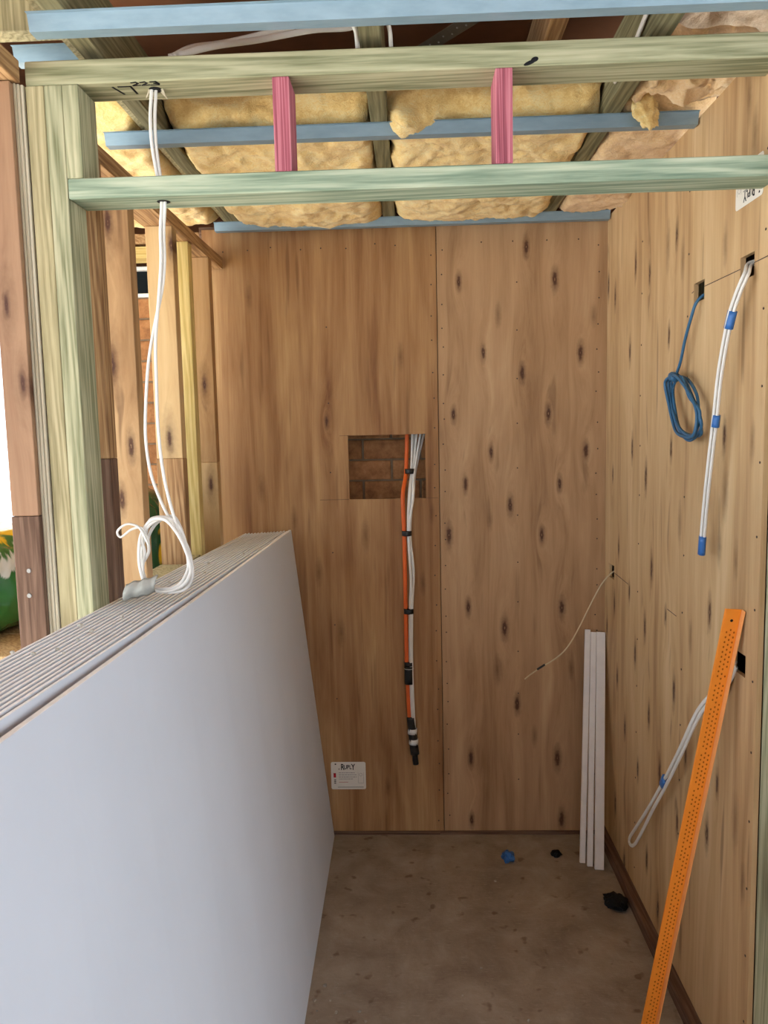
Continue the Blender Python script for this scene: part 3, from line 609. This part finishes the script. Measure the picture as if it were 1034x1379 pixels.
fc = [(-0.293,2.163),(-0.316,2.102),(-0.248,2.055),(-0.16,2.022),(-0.207,2.018),(0.187,2.243),(0.281,2.707),(-0.254,2.17),(-0.286,2.288),(0.121,2.125),(0.301,2.027),(-0.305,2.06),(-0.27,2.10),(-0.23,2.13),(-0.30,2.02),(-0.18,2.06)]
for i, p in enumerate(fc): lump('floor_crumb', (p[0], p[1], 0.002), random.uniform(0.002, 0.0060), 'grit', 'small pale plaster crumb on the dusty floor', 'crumb', 'crumbs on the floor', i+20, random.uniform(0.4, 0.8), 0.8)

# ------------------------------------------------------------------ white primed trims leaning in the corner
def lean_strip(name, b0, t0, w, th, mat, label, group):
    """strip with bottom centre b0 on the floor and top centre t0 on the back wall"""
    b0, t0 = Vector(b0), Vector(t0); d = (t0-b0).normalized(); s = Vector((1, 0, 0)); s = (s-d*s.dot(d)).normalized(); n = d.cross(s)
    L = (t0-b0).length; bm = bmesh.new(); bx(bm, -w/2, w/2, -th/2, th/2, 0, L, 0.0012)
    M4 = Matrix(((s.x, n.x, d.x, b0.x), (s.y, n.y, d.y, b0.y), (s.z, n.z, d.z, b0.z), (0, 0, 0, 1)))
    bmesh.ops.transform(bm, matrix=M4, verts=bm.verts); bmesh.ops.recalc_face_normals(bm, faces=bm.faces)
    return props(obj(name, bm, mat), label, 'trim', group)
lean_strip('white_trim', (0.628, 2.830, 0.002), (0.690, 3.036, 0.866), 0.021, 0.012, 'white_paint', 'white primed trim leaning in the corner, leftmost of three', 'white trims in the corner')
lean_strip('white_trim', (0.651, 2.806, 0.002), (0.712, 3.032, 0.856), 0.021, 0.012, 'white_paint', 'white primed trim leaning in the corner, middle of three', 'white trims in the corner')
lean_strip('white_trim', (0.681, 2.784, 0.002), (0.741, 3.030, 0.856), 0.034, 0.012, 'white_paint', 'white primed trim leaning in the corner, widest and rightmost', 'white trims in the corner')

# ------------------------------------------------------------------ orange perforated straightedge
oe = empty('perforated_bar', (0.63, 2.02, 0), 'long orange perforated plastic bar leaning on the right wall', 'bar')
b0 = Vector((0.612, 1.967, 0.002)); t0 = Vector((0.737, 1.768, 1.245)); d = (t0-b0).normalized()
s = Vector((0.95, 0.08, 0)); s = (s-d*s.dot(d)).normalized(); n = s.cross(d).normalized()
L = (t0-b0).length; M4 = Matrix(((s.x, n.x, d.x, b0.x), (s.y, n.y, d.y, b0.y), (s.z, n.z, d.z, b0.z), (0, 0, 0, 1)))
def obar(name, x0, x1, y0, y1, z0, z1, mat):
    bm = bmesh.new(); bx(bm, x0, x1, y0, y1, z0, z1, 0.0008); bmesh.ops.transform(bm, matrix=M4, verts=bm.verts); bmesh.ops.recalc_face_normals(bm, faces=bm.faces); return obj(name, bm, mat, oe)
obar('face_flange', -0.019, 0.017, -0.0015, 0.0015, 0, L, 'orange')
obar('side_flange', 0.0172, 0.0202, -0.0015, 0.014, 0, L, 'orange_pale')
obar('rolled_edge', -0.0215, -0.0192, -0.003, 0.001, 0, L, 'orange')
bm = bmesh.new(); z = 0.02; i = 0
side = -1 if (M4 @ Vector((0, -1, 0)) - b0).y < 0 else 1
while z < L-0.05:
    for c_, off in ((-0.0085, 0), (0.0005, 0.006), (0.0095, 0)):
        if random.random() < 0.93: bmesh.ops.create_cone(bm, cap_ends=True, segments=6, radius1=0.0021, radius2=0.0021, depth=0.0006, matrix=M4 @ Matrix.Translation((c_, side*0.0016, z+off)) @ Matrix.Rotation(math.pi/2, 4, 'X') @ Matrix.Diagonal((1, 1.35, 1, 1)))
    z += 0.0125; i += 1
props(obj('perforations', bm, 'dot', oe), kind='stuff')
bm = bmesh.new(); bmesh.ops.create_cone(bm, cap_ends=True, segments=10, radius1=0.0035, radius2=0.0035, depth=0.0008, matrix=M4 @ Matrix.Translation((-0.002, side*0.0017, L-0.028)) @ Matrix.Rotation(math.pi/2, 4, 'X')); obj('fixing_hole', bm, 'ink', oe)

# ------------------------------------------------------------------ cables
def taped(name, loc, label, cat='cable', group=None): return empty(name, loc, label, cat, group)
def band(pts, r, mat, parent, name='tape_band', rb=None): return cable(name, pts, r, mat, parent, rb, seg=10, n=3)
# niche bundle
nb = taped('cable_bundle', (-0.02, 3.03, 0.3), 'orange and white cables taped together, hanging from the wall cut-out', 'cable bundle')
OR = [(-0.017,3.12,1.67),(-0.022,3.11,1.566),(-0.026,3.085,1.492),(-0.039,3.034,1.413),(-0.036,3.032,1.266),(-0.036,3.032,1.11),(-0.036,3.032,0.953),(-0.036,3.032,0.806),(-0.035,3.032,0.698),(-0.029,3.032,0.511),(-0.018,3.032,0.42)]
cable('orange_cable', OR, 0.0085, 'orange_cable', nb)
WS = [[(0.004,3.12,1.67),(-0.004,3.09,1.51),(-0.015,3.034,1.413),(-0.021,3.03,1.265),(-0.014,3.03,1.079),(-0.020,3.03,0.952),(-0.023,3.03,0.729),(-0.019,3.03,0.511),(-0.010,3.03,0.42)],
      [(0.022,3.12,1.669),(0.004,3.092,1.51),(-0.006,3.034,1.413),(-0.014,3.03,1.265),(-0.004,3.03,1.079),(-0.013,3.03,0.952),(-0.016,3.03,0.729),(-0.011,3.03,0.511),(-0.006,3.03,0.42)],
      [(0.038,3.12,1.669),(0.010,3.082,1.51),(0.000,3.027,1.413),(-0.012,3.024,1.265),(-0.001,3.024,1.109),(-0.010,3.024,0.952),(-0.014,3.022,0.732),(-0.010,3.022,0.515),(-0.005,3.024,0.42)],
      [(0.053,3.13,1.669),(0.013,3.09,1.509),(0.003,3.022,1.413),(-0.016,3.02,1.266),(-0.011,3.02,1.021),(-0.016,3.02,0.955),(-0.020,3.02,0.732),(-0.015,3.02,0.515),(-0.008,3.022,0.42)],
      [(0.012,3.135,1.669),(0.0,3.095,1.509),(-0.010,3.026,1.413),(-0.020,3.024,1.266),(-0.010,3.026,1.021),(-0.018,3.024,0.955),(-0.020,3.024,0.732),(-0.015,3.024,0.515),(-0.008,3.024,0.42)]]
for w in WS: cable('white_cable', w, 0.0046, 'cable', nb)
for p, hh in (((-0.010,3.088,1.51), 0.010), ((-0.026,3.029,1.267), 0.010), ((-0.024,3.029,0.952), 0.010)):
    band([(p[0], p[1], p[2]-hh), (p[0], p[1], p[2]+hh)], 0.0205, 'black_tape', nb, rb=0.019)
band([(-0.0275,3.029,0.652),(-0.0275,3.029,0.725)], 0.0195, 'black_tape', nb, rb=0.018); band([(-0.0275,3.029,0.715),(-0.0275,3.029,0.7165)], 0.0200, 'white_tape', nb, 'tape_edge', rb=0.0185)
band([(-0.0275,3.029,0.728),(-0.0275,3.029,0.742)], 0.0195, 'black_tape', nb, rb=0.018)
tip = band([(-0.023,3.029,0.512),(-0.020,3.029,0.475),(-0.014,3.029,0.405),(-0.009,3.029,0.355)], 0.0185, 'black_tape', nb, 'taped_tip', rb=0.0175)
cable('tip_end', [(-0.010,3.029,0.358),(-0.008,3.029,0.335),(-0.006,3.029,0.312)], 0.012, 'black_tape', nb)
for z0 in (0.442, 0.398):
    x = -0.0175+(0.442-z0)*0.09
    cable('white_mark', [(x-0.001, 3.029, z0), (x, 3.029, z0+0.022)], 0.0192, 'white_tape', tip, 0.0182, seg=12, n=2)
# blue coil on the right wall
bc = taped('blue_cable_coil', (0.73, 2.1, 1.64), 'thin blue cable coiled up, hanging from the right wall cut-out', 'cable')
cable('blue_lead', [(0.79,2.075,2.010),(0.765,2.068,2.005),(0.745,2.07,1.985),(0.738,2.085,1.95),(0.735,2.12,1.895),(0.735,2.150,1.843),(0.735,2.185,1.808)], 0.0042, 'blue_cable', bc)
BL = [(2.178,1.806),(2.102,1.790),(2.035,1.748),(1.995,1.695),(1.999,1.652),(2.055,1.636),(2.135,1.663),(2.204,1.726),(2.232,1.785)]
for k in range(4):
    cable('coil_turn', [(0.738-0.006*k+0.004*math.sin(i*1.7+k), y+random.uniform(-.012, .012), z+random.uniform(-.008, .008)) for i, (y, z) in enumerate(BL)], 0.0042, 'blue_cable', bc, closed=True)
band([(0.728,2.165,1.800),(0.728,2.195,1.806)], 0.013, 'blue_cable', bc, 'wrap_turn')
# long white loop
wl = taped('white_cable_tail', (0.72, 1.94, 1.33), 'long doubled white cable with blue tape, hanging down the right wall', 'cable', 'white cable tails on the right wall')
WR = [(0.80,1.79,2.03),(0.765,1.787,2.022),(0.742,1.752,1.995),(0.730,1.765,1.955),(0.722,1.787,1.900),(0.72,1.828,1.790),(0.72,1.852,1.683),(0.722,1.886,1.564),(0.725,1.917,1.453),(0.727,1.935,1.370)]
cable('white_cable', WR, 0.0042, 'cable', wl, 0.0036)
cable('white_cable', [(x+0.002, y+0.012, z+0.002) for x, y, z in WR[:2]]+[(x-0.002, y+0.0125, z) for x, y, z in WR[2:]], 0.0042, 'cable', wl, 0.0036)
cable('white_cable', [(x-0.006, y+0.006, z+0.004) for x, y, z in WR], 0.0038, 'cable', wl, 0.0036)
for a, b2 in (((0.7235,1.786,1.922),(0.7205,1.800,1.885)), ((0.720,1.856,1.692),(0.720,1.862,1.664)), ((0.7245,1.937,1.392),(0.7255,1.946,1.345))):
    band([a, b2], 0.0135, 'blue_tape', wl, rb=0.009)
# lower white loop
w2 = taped('white_cable_loop', (0.73, 2.54, 0.23), 'lower white cable folded into a loop, blue tape, behind the orange bar', 'cable', 'white cable tails on the right wall')
LW = [(0.762,1.814,1.108),(0.754,1.828,1.07),(0.745,1.860,1.033),(0.73,1.961,0.930),(0.73,2.092,0.767),(0.73,2.224,0.611),(0.73,2.37,0.450),(0.73,2.496,0.320),(0.73,2.560,0.252),(0.73,2.553,0.232),(0.73,2.50,0.262),(0.73,2.414,0.358),(0.73,2.311,0.483),(0.73,2.200,0.610),(0.73,2.075,0.762),(0.73,1.945,0.925),(0.745,1.850,1.022),(0.754,1.822,1.058),(0.762,1.808,1.096)]
cable('white_cable', LW, 0.0062, 'cable', w2, 0.0040, flat=(1, 0, 0))
for a, b2 in (((0.742,1.836,1.060),(0.742,1.858,1.034)), ((0.73,2.205,0.632),(0.73,2.226,0.603))): band([a, b2], 0.0155, 'blue_tape', w2, rb=0.009)
# cream lead in the corner
cl = taped('cream_cable', (0.60, 2.93, 0.68), 'thin cream cable curving out of the corner cut-out', 'cable')
CP = [(0.80,2.95,1.125),(0.763,2.945,1.114),(0.724,2.94,1.074),(0.688,2.93,1.016),(0.63,2.92,0.903),(0.588,2.92,0.830),(0.547,2.93,0.783),(0.49,2.95,0.739),(0.455,2.97,0.706),(0.431,2.98,0.682)]
cable('cable', CP, 0.0026, 'cream', cl); band([(0.505,2.945,0.752),(0.49,2.95,0.740),(0.477,2.957,0.729)], 0.0042, 'black_tape', cl)
# white cables through the beams with coil on the stack
wc = taped('hanging_white_cable', (-0.55, 1.69, 1.31), 'white cables dropping through both beams into a taped coil on the sheet stack', 'cable')
CRt = [(-0.533,1.69,2.455),(-0.536,1.69,2.397),(-0.540,1.685,2.34),(-0.539,1.685,2.279),(-0.532,1.69,2.218),(-0.526,1.69,2.175),(-0.532,1.69,2.111),(-0.534,1.69,2.048),(-0.543,1.69,1.97),(-0.555,1.69,1.876),(-0.558,1.69,1.779),(-0.559,1.69,1.682),(-0.552,1.69,1.583),(-0.536,1.69,1.50),(-0.515,1.69,1.433),(-0.499,1.69,1.387),(-0.500,1.69,1.350),(-0.520,1.69,1.324),(-0.555,1.688,1.319)]
CLt = [(-0.524,1.694,2.455),(-0.528,1.694,2.397),(-0.532,1.69,2.34),(-0.532,1.69,2.279),(-0.526,1.692,2.218),(-0.519,1.69,2.175),(-0.526,1.694,2.111),(-0.528,1.695,2.048),(-0.536,1.695,1.99),(-0.556,1.695,1.915),(-0.574,1.695,1.836),(-0.585,1.695,1.748),(-0.590,1.695,1.666),(-0.585,1.70,1.592),(-0.568,1.70,1.534),(-0.546,1.70,1.483),(-0.522,1.70,1.446),(-0.507,1.70,1.399),(-0.507,1.70,1.352),(-0.529,1.70,1.324),(-0.565,1.695,1.318)]
cable('white_cable', CRt, 0.0038, 'cable', wc, 0.0033); cable('white_cable', CLt, 0.0038, 'cable', wc, 0.0033)
C1 = [(-0.549,1.485),(-0.584,1.484),(-0.606,1.454),(-0.614,1.409),(-0.611,1.366),(-0.597,1.335),(-0.56,1.322),(-0.516,1.336),(-0.500,1.373),(-0.507,1.424),(-0.527,1.463)]
C2 = [(-0.545,1.490),(-0.581,1.479),(-0.602,1.447),(-0.600,1.409),(-0.614,1.375),(-0.603,1.338),(-0.56,1.326),(-0.523,1.338),(-0.509,1.378),(-0.512,1.424),(-0.526,1.466)]
for k in range(4):
    P = C1 if k % 2 == 0 else C2
    cable('coil_turn', [(x+random.uniform(-.004, .004), 1.680+0.008*k+0.005*math.sin(i*1.3+k*2), z+random.uniform(-.003, .003)) for i, (x, z) in enumerate(P)], 0.0038, 'cable', wc, 0.0033, closed=True)
cable('end_loop', [(-0.590,1.676,1.430),(-0.601,1.674,1.458),(-0.613,1.672,1.474),(-0.635,1.668,1.478),(-0.655,1.668,1.463),(-0.648,1.668,1.450),(-0.625,1.672,1.466),(-0.603,1.676,1.468),(-0.592,1.684,1.44)], 0.0026, 'cable', wc)
bm = bmesh.new(); bmesh.ops.create_grid(bm, x_segments=14, y_segments=8, size=1)
for v in bm.verts:
    u, w = v.co.x, v.co.y
    v.co = Vector((-0.609+0.036*u+0.004*w, 1.668-0.016*math.cos(w*1.5)-0.004*math.sin(u*6), 1.335+0.009*u+0.0195*w+0.002*math.sin(u*9)))
r = bmesh.ops.solidify(bm, geom=bm.faces[:], thickness=0.0012); bmesh.ops.recalc_face_normals(bm, faces=bm.faces)
obj('grey_tape', bm, 'grey_tape', wc, True)
# cables in the roof space
for nm, pts, lab in (('roof_cable', [(-0.501,1.75,2.492),(-0.473,1.8,2.532),(-0.428,1.9,2.587),(-0.357,1.95,2.625),(-0.246,2.0,2.675),(-0.17,2.02,2.70)], 'white cable rising steeply across the roof space above the top beam'),
                     ('roof_cable', [(-0.512,1.75,2.490),(-0.43,1.80,2.533),(-0.34,1.9,2.592),(-0.222,1.95,2.633),(-0.127,2.0,2.662),(-0.10,2.0,2.70)], 'white cable lying lower across the roof space towards the middle joist'),
                     ('roof_cable', [(-0.12,1.64,2.53),(-0.110,1.66,2.512),(-0.099,1.675,2.49),(-0.098,1.70,2.46)], 'white cable clipped to the left side of the middle joist'),
                     ('roof_cable', [(0.500,1.50,2.56),(0.500,1.62,2.535),(0.499,1.74,2.505),(0.498,1.84,2.485),(0.500,1.95,2.49)], 'pale sarking fold, built as a cable, along the left side of the joist nearest the right wall'),  # stands in for a pale fold of sarking beside the joist
                     ('roof_cable', [(-0.035,1.64,2.54),(-0.038,1.66,2.515),(-0.030,1.675,2.49),(-0.028,1.70,2.462)], 'white cable clipped to the right side of the middle joist')):
    props(cable(nm, pts, 0.0075, 'cable', None, 0.0045), lab, 'cable', 'white roof-space cables')
ps = empty('brace_strap', (0.1, 2.1, 2.66), 'dark perforated steel brace strap crossing the roof space', 'strap')
bm = bmesh.new(); a, b2 = Vector((-0.02, 2.25, 2.68)), Vector((0.25, 1.98, 2.705)); dd = (b2-a).normalized(); sd = Vector((0.6, 0.6, -0.25)); sd = (sd-dd*sd.dot(dd)).normalized(); nn = dd.cross(sd)
Ms = Matrix(((sd.x, nn.x, dd.x, a.x), (sd.y, nn.y, dd.y, a.y), (sd.z, nn.z, dd.z, a.z), (0, 0, 0, 1)))
bx(bm, -0.018, 0.018, -0.0006, 0.0006, 0, (b2-a).length, 0); bmesh.ops.transform(bm, matrix=Ms, verts=bm.verts); obj('strap_band', bm, 'strap', ps)
for i in range(14):
    bm = bmesh.new(); bmesh.ops.create_cone(bm, cap_ends=True, segments=8, radius1=0.0026, radius2=0.0026, depth=0.003, matrix=Ms @ Matrix.Translation((0.006 if i % 2 else -0.002, 0, 0.03+0.024*i)) @ Matrix.Rotation(math.pi/2, 4, 'X')); obj('strap_hole_dot', bm, 'steel', ps)  # pale discs paint the bright look of light in the strap holes

# ------------------------------------------------------------------ printed stickers
def text_mesh(txt, size):
    cu = bpy.data.curves.new('lettering', 'FONT'); cu.body = txt; cu.size = size; cu.align_x = 'CENTER'; cu.align_y = 'CENTER'; cu.extrude = 0.0001; cu.offset = size*0.018
    t = bpy.data.objects.new('lettering', cu); C.objects.link(t); bpy.context.view_layer.update()
    me = bpy.data.meshes.new_from_object(t.evaluated_get(bpy.context.evaluated_depsgraph_get())); bpy.data.objects.remove(t); return me
def sticker(M0, loc, w, h, label):
    """label sheet in its own u (right), v (up) frame, mapped to the wall by M0"""
    st = empty('product_sticker', loc, label, 'sticker', 'plywood maker stickers')
    def put(bm, nm, mat):
        bmesh.ops.transform(bm, matrix=M0, verts=bm.verts); bmesh.ops.recalc_face_normals(bm, faces=bm.faces); return obj(nm, bm, mat, st)
    bm = bmesh.new(); r = 0.008; pts = []
    for cx, cy, a0 in ((w/2-r, h/2-r, 0), (-w/2+r, h/2-r, 90), (-w/2+r, -h/2+r, 180), (w/2-r, -h/2+r, 270)):
        for k in range(5): a = math.radians(a0+k*22.5); pts.append((cx+r*math.cos(a), cy+r*math.sin(a)))
    A = [bm.verts.new((x, y, 0)) for x, y in pts]; B = [bm.verts.new((x, y, 0.0005)) for x, y in pts]; bm.faces.new(A[::-1]); bm.faces.new(B)
    for i in range(len(A)): bm.faces.new((A[i], A[(i+1) % len(A)], B[(i+1) % len(A)], B[i]))
    put(bm, 'sticker_sheet', 'sticker')
    # tall R and Y, smaller letters between
    for ch, x, sz, sx_ in (('R', -0.026, 0.036, 0.55), ('U', -0.014, 0.025, 0.60), ('P', -0.003, 0.025, 0.62), ('L', 0.007, 0.025, 0.6), ('Y', 0.018, 0.036, 0.55)):
        me = text_mesh(ch, sz); bm = bmesh.new(); bm.from_mesh(me)
        bmesh.ops.transform(bm, matrix=Matrix.Translation((x+0.002, h/2-0.023, 0.0007)) @ Matrix.Diagonal((sx_*1.25, 1, 1, 1)), verts=bm.verts); put(bm, 'logo_letter', 'ink')
    bm = bmesh.new(); y = 0.012
    for wl_ in (0.066, 0.070, 0.074, 0.056):
        x = -0.040
        while x < -0.040+wl_:
            g = random.uniform(0.004, 0.012); bx(bm, x, x+g, y-0.0012, y+0.0012, 0.0005, 0.0007); x += g+0.002
        y -= 0.0088
    bx(bm, -0.045, w/2-0.010, -h/2+0.008, -h/2+0.0105, 0.0005, 0.0007)
    for q in ((0.040, 0.0408, -0.032, 0.014), (0.062, 0.0628, -0.032, 0.014), (0.040, 0.0628, -0.0325, -0.0317)): bx(bm, *q[:2], *q[2:], 0.0005, 0.0007)
    for k in range(10):
        a = 2*math.pi*k/10; bx(bm, 0.051+0.006*math.cos(a)-0.001, 0.051+0.006*math.cos(a)+0.001, 0.004+0.006*math.sin(a)-0.001, 0.004+0.006*math.sin(a)+0.001, 0.0005, 0.0007)
    props(put(bm, 'small_print', 'grey_ink'), kind='stuff')
    bm = bmesh.new(); bx(bm, -0.040, -0.002, -0.029, -0.0275, 0.0005, 0.0007); put(bm, 'red_line', 'red_ink')
    bm = bmesh.new(); bx(bm, -0.062, -0.052, -0.008, 0.011, 0.0005, 0.0007); put(bm, 'red_mark', 'red_ink')
    bm = bmesh.new()
    for yy in (-0.020, -0.027, -0.034): bx(bm, -0.060, -0.052, yy, yy+0.0035, 0.0005, 0.0007)
    props(put(bm, 'side_print', 'ink'), kind='stuff')
    bm = bmesh.new(); bx(bm, -0.056, -0.050, h/2-0.012, h/2-0.007, 0.0005, 0.0007); put(bm, 'corner_dot', 'ink')
sticker(Matrix(((1, 0, 0, -0.2865), (0, 0, -1, D-0.0004), (0, 1, 0, 0.255), (0, 0, 0, 1))), (-0.2865, D, 0.196), 0.144, 0.118, 'white printed sticker low on the back wall beside the plasterboard')
# upside-down one high on the right wall (turned half round)
sticker(Matrix(((0, 0, -1, XR-0.0004), (1, 0, 0, 1.802), (0, -1, 0, 2.203), (0, 0, 0, 1))), (XR, 1.802, 2.158), 0.140, 0.090, 'white printed sticker stuck upside down high on the right wall')

# ------------------------------------------------------------------ small things on the floor
lump('tape_ball', (0.349, 2.845, 0.020), 0.024, 'blue_tape', 'crumpled blue tape ball on the floor near the back wall', 'tape ball', None, 3, 0.9, 0.6, 3)
lump('tape_scrap', (0.538, 2.88, 0.010), 0.021, 'black_lump', 'small black tape scrap on the floor beside the white trims', 'tape ball', None, 5, 0.55, 0.4, 3)
lump('tape_wad', (0.682, 2.56, 0.018), 0.040, 'black_lump', 'larger black crumpled wad on the floor against the right wall', 'tape ball', None, 9, 0.5, 0.55, 3)

# ------------------------------------------------------------------ next room: bench with printed bags
bn = empty('plank_bench', (-1.4, 2.4, 0), 'rough orange-brown plank bench in the next room under the bags', 'bench')
for i in range(4): box('plank', -1.95, -0.835, 1.93+0.235*i, 2.155+0.235*i, 1.06, 1.105, 'tan_z', bn)
for x in (-1.88, -0.90):
    for y in (1.97, 2.80): box('leg', x-0.03, x+0.03, y-0.03, y+0.03, 0.0, 1.0, 'brown_z', bn)
    box('bearer', x-0.03, x+0.03, 1.93, 2.86, 1.0005, 1.0595, 'brown_y', bn)
def bag(name, cx, cy, z0, sx_, sy_, sz_, mat, label, seed):
    bm = bmesh.new(); bmesh.ops.create_icosphere(bm, subdivisions=5, radius=1)
    sg = lambda t, e: math.copysign(abs(t)**e, t)
    for v in bm.verts:
        p = v.co.copy(); q = Vector((sg(p.x, 0.55), sg(p.y, 0.55), sg(p.z, 0.6)))
        f = 1+0.05*fbm(p+Vector((seed, 0, 0)), 2.5)+0.03*fbm(p+Vector((0, seed, 0)), 7)
        v.co = Vector((q.x*sx_*f, q.y*sy_*f, (q.z*0.5+0.5)*sz_*2*(1+0.04*fbm(p, 3))))
        if v.co.z < 0: v.co.z = 0
    o = obj(name, bm, mat, None, True); o.location = (cx, cy, z0); return props(o, label, 'bag', 'printed plastic bags')
bag('plastic_bag', -1.33, 2.22, 1.106, 0.20, 0.24, 0.155, 'bag', 'glossy green bag with yellow petals printed on top, far left edge', 1)
bag('plastic_bag', -0.995, 2.68, 1.106, 0.125, 0.13, 0.19, 'bag_dark', 'dark green shiny bag with yellow corner, seen between the studs', 2)
